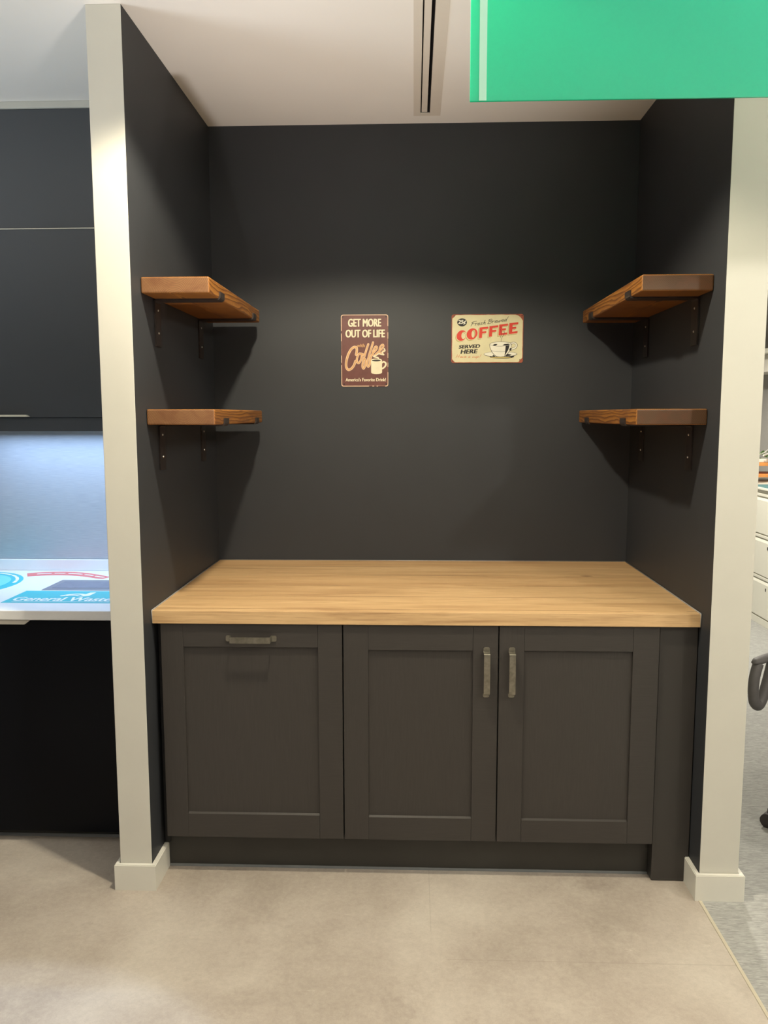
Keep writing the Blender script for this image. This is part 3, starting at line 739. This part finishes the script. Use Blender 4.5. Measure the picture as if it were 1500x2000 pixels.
# cup and saucer print
def zl(*p): return [Z(*q) for q in p]
E_ = lambda cx, cy, rx, ry, n=30: [Z(cx+rx*math.cos(2*math.pi*k/n), cy+ry*math.sin(2*math.pi*k/n)) for k in range(n)]
bowl = [(768, 640), (775, 690), (800, 750), (840, 810), (890, 845), (960, 852), (1020, 845), (1075, 800), (1115, 740), (1135, 690), (1140, 640)]
bm = NB()
poly(bm, E_(980, 850, 215, 36), 1.22, mp)
poly(bm, E_(955, 808, 292, 50), 1.25, mp)
stroke(bm, zl((1130, 625), (1185, 612), (1228, 640), (1218, 690), (1165, 715), (1120, 730)), 8.5, 1.25, mp)
poly(bm, zl(*[(x+(-6 if x < 950 else 6), y+5) for x, y in bowl]) + [Z(955+192*math.cos(t), 636-48*math.sin(t)) for t in [math.pi*k/14 for k in range(1, 14)]], 1.42, mp)
obj('cup_outline_print', bm, M['tin_dark'], sg)
bm = NB()
poly(bm, E_(953, 806, 284, 43), 1.3, mp)
stroke(bm, zl((1130, 625), (1185, 612), (1226, 640), (1216, 690), (1165, 715), (1120, 730)), 5.8, 1.3, mp)
poly(bm, zl(*bowl) + [Z(954+186*math.cos(t), 638-44*math.sin(t)) for t in [math.pi*k/14 for k in range(1, 14)]], 1.5, mp)
obj('cup_fill_print', bm, M['tin_white'], sg)
bm = NB(); poly(bm, E_(960, 866, 180, 12), 1.36, mp); obj('saucer_foot_print', bm, M['tin_olive'], sg)
bm = NB()
poly(bm, zl((815, 650), (850, 630), (900, 630), (880, 655), (850, 660)), 1.6, mp); poly(bm, zl((985, 655), (1020, 632), (1090, 625), (1115, 640), (1060, 655)), 1.6, mp)
stroke(bm, zl((768, 640), (860, 664), (960, 668), (1060, 660), (1138, 640)), 1.0, 1.6, mp)
stroke(bm, zl((795, 745), (880, 760), (980, 764), (1060, 758)), 0.9, 1.6, mp)
poly(bm, zl((1042, 665), (1108, 652), (1100, 700), (1085, 740), (1055, 790), (1022, 842), (1036, 760)), 1.6, mp)
poly(bm, zl((1120, 700), (1148, 705), (1140, 745), (1115, 750), (1105, 730)), 1.6, mp)
poly(bm, zl((1050, 830), (1070, 800), (1150, 818), (1120, 835), (1040, 846)), 1.6, mp)
poly(bm, zl((810, 836), (840, 822), (865, 846), (840, 848)), 1.4, mp)
obj('cup_shading', bm, M['tin_dark'], sg)
bm = NB(); stroke(bm, zl((962, 585), (972, 530), (1000, 480), (1018, 430), (1005, 400)), 1.3, 1.6, mp); stroke(bm, zl((948, 520), (962, 460), (955, 400), (940, 365), (950, 330)), 1.3, 1.6, mp)
obj('steam_print', bm, M['tin_dark'], sg)
for x, y in ((150, 140), (1318, 140), (122, 925), (1290, 910)):
    bm = NB(); poly(bm, [Z(x+9*math.cos(a*math.pi/5), y+9*math.sin(a*math.pi/5)) for a in range(10)], 1.6, mp); obj('nail_hole', bm, M['tin_dark'], sg)

# ------------------------------------------------------------------ waste station bay on the left
LX0, LX1 = -1.70, -PL-0.003
lc = thing('wall_cabinet', 'black handleless wall cabinet above the stainless splashback, left edge', 'cabinet', (-0.9, 0.88, 1.477))
bm = NB(); box(bm, LX0, LX1, 0.752, D-0.003, 1.49, H-0.025); obj('carcass', bm, M['gap'], lc)
for i, (x0, x1) in enumerate(((LX0, LX1),)):
    bm = NB(); box(bm, x0, x1, 0.732, 0.751, 2.2575, H-0.025, 0.001); obj('upper_door', bm, M['laminate_lit'], lc)
    bm = NB(); box(bm, x0, x1, 0.7265, 0.732, 2.2545, 2.2575); obj('seam_strip', bm, M['edge'], lc, label='thin pale line between the doors')  # pale strip along the seam of the two doors
    bm = NB(); box(bm, x0, x1, 0.732, 0.751, 1.532, 2.2545, 0.001); d = obj('lower_door', bm, M['laminate_lit'], lc)
    bm = NB(); prism(bm, [(-1.20, 1.5345), (-0.672, 1.5345), (-0.684, 1.5425), (-1.20, 1.5425)], 1, 0.716, 0.732); obj('handle', bm, M['edge'], d, label='pale edge pull')
bm = NB(); box(bm, LX0, LX1, 0.742, 0.76, 1.477, 1.5305); obj('pelmet', bm, M['laminate_lit'], lc)
bm = NB(); box(bm, LX0, LX1, D-0.003, D-0.0004, 0.912, 1.4885); tag(obj('splashback', bm, M['stainless'], None, origin=(-.9, D, .912)), 'brushed stainless steel splashback behind the white waste counter', 'splashback')
# white counter with its cut hatch and stickers
ct = thing('countertop', 'white waste counter with teal and coral stickers, left edge', 'countertop', (-0.9, 0.6, 0.83))
CZ = 0.862
bm = NB(); box(bm, LX0, LX1, 0.262, D-0.0035, 0.828, CZ, 0.003); obj('top', bm, M['solid_white'], ct)
bm = NB(); box(bm, LX0, LX1, D-0.018, D-0.004, CZ, 0.911, 0.002); obj('upstand', bm, M['solid_white'], ct)
cm = lambda u, v, h: Vector((u, v, CZ+h))
hx0, hx1, hy0, hy1 = -0.600, -0.258, 0.598, 0.795
ha = obj('waste_hatch', (lambda b: (slab(b, [(hx0, hy0), (hx1, hy0), (hx1, hy1), (hx0, hy1)], 0, 0.0016, cm), b)[1])(NB()), M['hatch_steel'], ct, label='grey steel waste hatch')
bm = NB(); slab(bm, [(hx0+.026, hy0+.036), (hx1-.026, hy0+.036), (hx1-.026, hy1-.036), (hx0+.026, hy1-.036)], 0.0017, 0.0024, cm); obj('flap', bm, M['hatch_in'], ha)
lb = obj('waste_sticker', (lambda b: (slab(b, [(-0.653, 0.382), (-0.205, 0.382), (-0.205, 0.585), (-0.653, 0.585)], 0, 0.0005, cm), b)[1])(NB()), M['teal'], ct, label='teal rectangular sticker reading General Waste')
bm = NB(); text(bm, 'General Waste', (-0.632, -0.262, 0.412, 0.474), 0.001, cm, bold=0.03)
stroke(bm, [(-0.62, 0.398), (-0.26, 0.398)], 0.004, 0.001, cm, smooth=False)
# pictogram : hand dropping a wrapper
stroke(bm, [(-0.475, 0.498), (-0.452, 0.520), (-0.420, 0.528), (-0.395, 0.516)], 0.016, 0.001, cm); stroke(bm, [(-0.455, 0.500), (-0.432, 0.508), (-0.412, 0.498)], 0.010, 0.001, cm)
poly(bm, [(-0.405, 0.484), (-0.372, 0.498), (-0.368, 0.562), (-0.390, 0.556), (-0.398, 0.520)], 0.001, cm)
obj('lettering', bm, M['white_vinyl'], lb)
ptop = [(-0.817, 0.936), (-0.768, 0.963), (-0.702, 0.976), (-0.629, 0.974), (-0.544, 0.943), (-0.473, 0.899), (-0.425, 0.866)]
pbot = [(-0.784, 0.869), (-0.734, 0.887), (-0.668, 0.899), (-0.594, 0.890), (-0.531, 0.867), (-0.473, 0.833), (-0.443, 0.829)]
pk = obj('arc_sticker', (lambda b: (slab(b, [tuple(p) for p in catmull(ptop, 5)]+[tuple(p) for p in catmull(pbot, 5)][::-1], 0, 0.0005, cm), b)[1])(NB()), M['pink'], ct, label='coral curved sticker')
mid = [((a[0]*.5+b[0]*.5), (a[1]*.5+b[1]*.5)) for a, b in zip(ptop, pbot)]
mm = catmull(mid, 12); rnd = random.Random(5); i = 10
while i < len(mm)-10:
    k = rnd.choice((4, 6, 9)); seg = mm[i:i+k+1]
    if len(seg) > 2:
        bm = NB(); stroke(bm, seg, 0.013, 0.001, cm, smooth=False); obj('print_line', bm, M['white_vinyl'], pk)
    i += k+4
cc = (-0.985, 0.705); R1 = 0.232
tc_ = obj('round_sticker', (lambda b: (slab(b, ell(cc[0], cc[1], R1, R1*1.12, 48), 0, 0.0005, cm), b)[1])(NB()), M['teal'], ct, label='round teal sticker')
bm = NB(); slab(bm, ell(cc[0], cc[1], R1*.80, R1*.90, 48), 0.0006, 0.0009, cm); obj('inner_disc', bm, M['teal_light'], tc_)
for a0, a1 in ((8, 18), (22, 40), (44, 52), (57, 75), (80, 92), (98, 120)):
    pp = [(cc[0]+R1*.90*math.cos(math.radians(a0+(a1-a0)*k/5)), cc[1]+R1*1.01*math.sin(math.radians(a0+(a1-a0)*k/5))) for k in range(6)]
    bm = NB(); stroke(bm, pp, 0.013, 0.001, cm, smooth=False); obj('print_line', bm, M['white_vinyl'], tc_)
bm = NB(); slab(bm, [(-0.87, 0.69), (-0.842, 0.69), (-0.84, 0.73), (-0.865, 0.735)], 0.001, 0.0013, cm)
obj('print_spot', bm, M['white_vinyl'], tc_)
bc = thing('base_cabinet', 'black base cabinet under the white waste counter, left edge', 'cabinet', (-0.9, 0.6, 0.04))
bm = NB(); box(bm, LX0, LX1, 0.299, D-0.003, 0.04, 0.827); obj('carcass', bm, M['gap'], bc)
bm = NB(); box(bm, LX0, LX1, 0.279, 0.298, 0.041, 0.822, 0.001); d = obj('door', bm, M['laminate_shaded'], bc)
bm = NB(); prism(bm, [(-0.95, 0.8115), (-0.512, 0.8115), (-0.493, 0.8262), (-0.95, 0.8262)], 1, 0.266, 0.2788); obj('handle', bm, M['alu'], d, label='pale edge pull')
bm = NB(); box(bm, LX0, LX1, 0.325, 0.341, 0.0, 0.0395); obj('plinth', bm, M['plinth'], bc)
bm = NB(); prism(bm, [(0.318, 0.0003), (0.325, 0.0003), (0.325, 0.010), (0.3235, 0.010)], 0, LX0, LX1); obj('seal_strip', bm, M['seal'], bc)

# ------------------------------------------------------------------ office beyond the right partition
FX = 3.40
def filing(y0, y1, label):
    f = thing('filing_cabinet', label, 'cabinet', (FX+0.23, (y0+y1)/2, 0), 'white lateral filing cabinets')
    bm = NB(); box(bm, FX+0.012, FX+0.46, y0, y1, 0, 0.99, 0.002); obj('body', bm, M['file_white'], f)
    bm = NB(); box(bm, FX+0.004, FX+0.012, y0+.004, y1-.004, 0.0, 0.050, 0.001); obj('kick', bm, M['file_white'], f)
    for z0, z1 in ((0.063, 0.325), (0.366, 0.628), (0.672, 0.930)):
        bm = NB(); prism(bm, [(FX+0.013, z0), (FX, z0), (FX, z1-.018), (FX+0.009, z1), (FX+0.013, z1)], 1, y0+.004, y1-.004)
        dr = obj('drawer', bm, M['file_white'], f)
        bm = NB(); box(bm, FX-0.0025, FX+0.001, 3.440, 3.452, z0+(.2), z0+(.2)+.022, 0.001); obj('lock', bm, M['dark_plastic'], dr)
        bm = NB(); box(bm, FX+0.002, FX+0.0125, y0+.004, y1-.004, z1+0.012, z1+0.032, 0.002); obj('rail', bm, M['file_white'], f)
    return f
filing(2.85, 3.87, 'white steel drawer cabinet on the carpet beyond the right partition')
ft = thing('desk_mat', 'teal surface on top of the white drawer cabinet', 'mat', (FX+.23, 3.6, .99))
bm = NB(); box(bm, FX-0.012, FX+0.47, 2.84, 3.88, 0.991, 1.004, 0.002); obj('board', bm, M['file_white'], ft)
bm = NB(); box(bm, FX+0.02, FX+0.45, 2.86, 3.87, 1.0045, 1.0075); obj('mat', bm, M['teal_top'], ft)
# second cabinet further along the wall, under a wooden plant stand
b2 = thing('filing_cabinet', 'far white steel cabinet carrying the wooden plant stand', 'cabinet', (FX+0.23, 4.4, 0), 'white lateral filing cabinets')
bm = NB(); box(bm, FX, FX+0.46, 3.89, 4.95, 0, 1.004, 0.002); obj('body', bm, M['file_white'], b2)
# two-tier wooden stand
cxs, cys = 3.70, 4.28
st = thing('plant_stand', 'small two-tier pine stand with a black frame on the far cabinet', 'stand', (cxs, cys, 1.006))
for z in (1.042, 1.132):
    bm = NB(); box(bm, cxs-0.16, cxs+0.16, cys-0.16, cys+0.16, z, z+0.026, 0.002); obj('shelf', bm, M['pine'], st)
for sx, sy in ((-1, -1), (1, -1), (-1, 1), (1, 1)):
    bm = NB(); box(bm, cxs+sx*.135-.006, cxs+sx*.135+.006, cys+sy*.135-.006, cys+sy*.135+.006, 1.0045, 1.132); obj('leg', bm, M['dark_plastic'], st)
# plant trough
pt = thing('potted_plant', 'leafy green plant in a pale trough on the pine stand', 'plant', (cxs, cys, 1.158))
bm = NB(); box(bm, cxs-.14, cxs+.14, cys-.10, cys+.10, 1.1585, 1.185, 0.004); obj('trough', bm, M['ceramic'], pt)
bm = NB(); rnd = random.Random(11)
for k in range(90):
    p = Vector((cxs+rnd.uniform(-.14, .14), cys+rnd.uniform(-.12, .12), 1.186+rnd.uniform(0, .035)))
    a = rnd.uniform(0, 6.28); t_ = rnd.uniform(-.2, .9); d = Vector((math.cos(a)*math.cos(t_), math.sin(a)*math.cos(t_), math.sin(t_))); s = d.cross(Vector((0, 0, 1))).normalized(); l = rnd.uniform(.03, .06)
    q = [p, p+d*l*.35+s*l*.25, p+d*l*.75+s*l*.18, p+d*l, p+d*l*.75-s*l*.18, p+d*l*.35-s*l*.25]
    bm.faces.new([bm.verts.new(x) for x in q])
obj('leaves', bm, M['leaf'], pt)
for yy in (4.30, 4.21):  # two white slanting strips over the plant
    bm = NB(); tube(bm, [(3.62, yy-.08, 1.215), (3.70, yy, 1.228), (3.76, yy+.08, 1.25)], [.006, .008, .004], 8)
    obj('white_strip', bm, M['ceramic'], pt, label='long white slanting strip')
# black bottle standing on the mat
bt = thing('bottle', 'slim black bottle standing at the left of the pine stand', 'bottle', (3.515, 4.02, 1.005))
bm = NB(); lathe(bm, [(0.013, 0), (0.014, .004), (0.014, .085), (0.018, .095), (0.018, .150), (0.016, .156)], (3.515, 4.02, 1.0045), 18); obj('body', bm, M['dark_plastic'], bt)
# white wall shelf and cream box above
ws = thing('wall_shelf', 'white wall shelf high on the far grey office wall', 'shelf', (3.8, 4.5, 2.05))
bm = NB(); box(bm, 3.62, RW-.001, 3.6, 5.4, 2.02, 2.055, 0.003); obj('board', bm, M['file_white'], ws)
bm = NB(); box(bm, 3.70, RW-.001, 3.62, 5.38, 1.88, 2.019, 0.003); obj('apron', bm, M['ceramic'], ws)

# office chair : loop arm, seat, back, base
ch = thing('office_chair', 'grey office chair with a padded loop arm behind the right partition', 'chair', (2.36, 0.62, 0))
ad = Vector((0.80, 0.60, 0)).normalized(); sd = Vector((ad.y, -ad.x, 0))
def arm(front, name='armrest'):
    f = Vector(front)
    bm = NB(); n = 10
    P = [f+ad*(0.27*k/n)+Vector((0, 0, 0.008*math.sin(math.pi*k/n))) for k in range(n+1)]
    R = [0.010]+[0.021]*(n-1)+[0.012]
    tube(bm, P, R, 14)
    for v in bm.verts: v.co.z = f.z+(v.co.z-f.z)*0.62
    a = obj(name, bm, M['chair_grey'], ch, smooth=True)
    bm = NB()
    lp = [f+ad*a_+Vector((0, 0, z_)) for a_, z_ in ((.030, -.008), (.012, -.05), (.006, -.10), (.016, -.148), (.045, -.168), (.072, -.140), (.098, -.085), (.125, -.012))]
    PP = []
    for p3 in zip(catmull([(p.x, p.y) for p in lp], 5), catmull([(p.z, 0) for p in lp], 5)): PP.append((p3[0].x, p3[0].y, p3[1].x))
    tube(bm, PP, 0.019, 14)
    obj('arm_loop', bm, M['chair_grey'], a, smooth=True)
A0 = Vector((2.078, 0.425, 0.648))
arm(A0); arm(A0+sd*0.56)
cc0 = A0+sd*0.28+ad*0.16
bm = NB(); lathe(bm, [(0.02, .0), (.17, .0), (.205, .012), (.22, .035), (.215, .06), (.19, .078), (.12, .085), (0.001, .085)], (cc0.x+.03, cc0.y, .40), 56); obj('seat', bm, M['chair_fabric'], ch, smooth=True)
bc_ = cc0+ad*0.25
bm = NB(); box(bm, -.22, .22, -.03, .03, .52, 1.0, 0.028, 3)
for v in bm.verts:
    x, y, z = v.co; y += 0.12*(x/.22)**2*-.4+(z-.5)*.15
    q = bc_+sd*x+ad*y; v.co = Vector((q.x, q.y, z))
obj('backrest', bm, M['chair_fabric'], ch, smooth=True)
bm = NB(); tube(bm, [bc_+Vector((0, 0, .60)), bc_+ad*.02+Vector((0, 0, .48)), cc0+ad*.1+Vector((0, 0, .39))], .018, 10); obj('back_stem', bm, M['chair_grey'], ch)
for s in (-1, 1):
    bm = NB(); q = cc0+sd*(.28*s); tube(bm, [q+ad*-.06+Vector((0, 0, .49)), q-sd*(s*.06)+Vector((0, 0, .42)), cc0+Vector((0, 0, .396))+sd*(s*.1)], .014, 10); obj('arm_bracket', bm, M['chair_grey'], ch)
bm = NB(); lathe(bm, [(.03, 0), (.03, .18), (.018, .18), (.018, .31)], (cc0.x, cc0.y, .09), 18); obj('gas_column', bm, M['dark_plastic'], ch)
for k in range(5):
    a = math.radians(72*k-8); e = Vector((cc0.x+.26*math.cos(a), cc0.y+.26*math.sin(a), .07))
    bm = NB(); tube(bm, [(cc0.x, cc0.y, .11), tuple(e)], [.026, .014], 10); lg = obj('base_arm', bm, M['teal_fabric'], ch)
    bm = NB(); s = Vector((-math.sin(a), math.cos(a), 0)); q = Vector((e.x, e.y, .0275)); tube(bm, [q-s*.02, q+s*.02], .027, 16); tube(bm, [e, q], .008, 8); obj('caster', bm, M['dark_plastic'], lg)
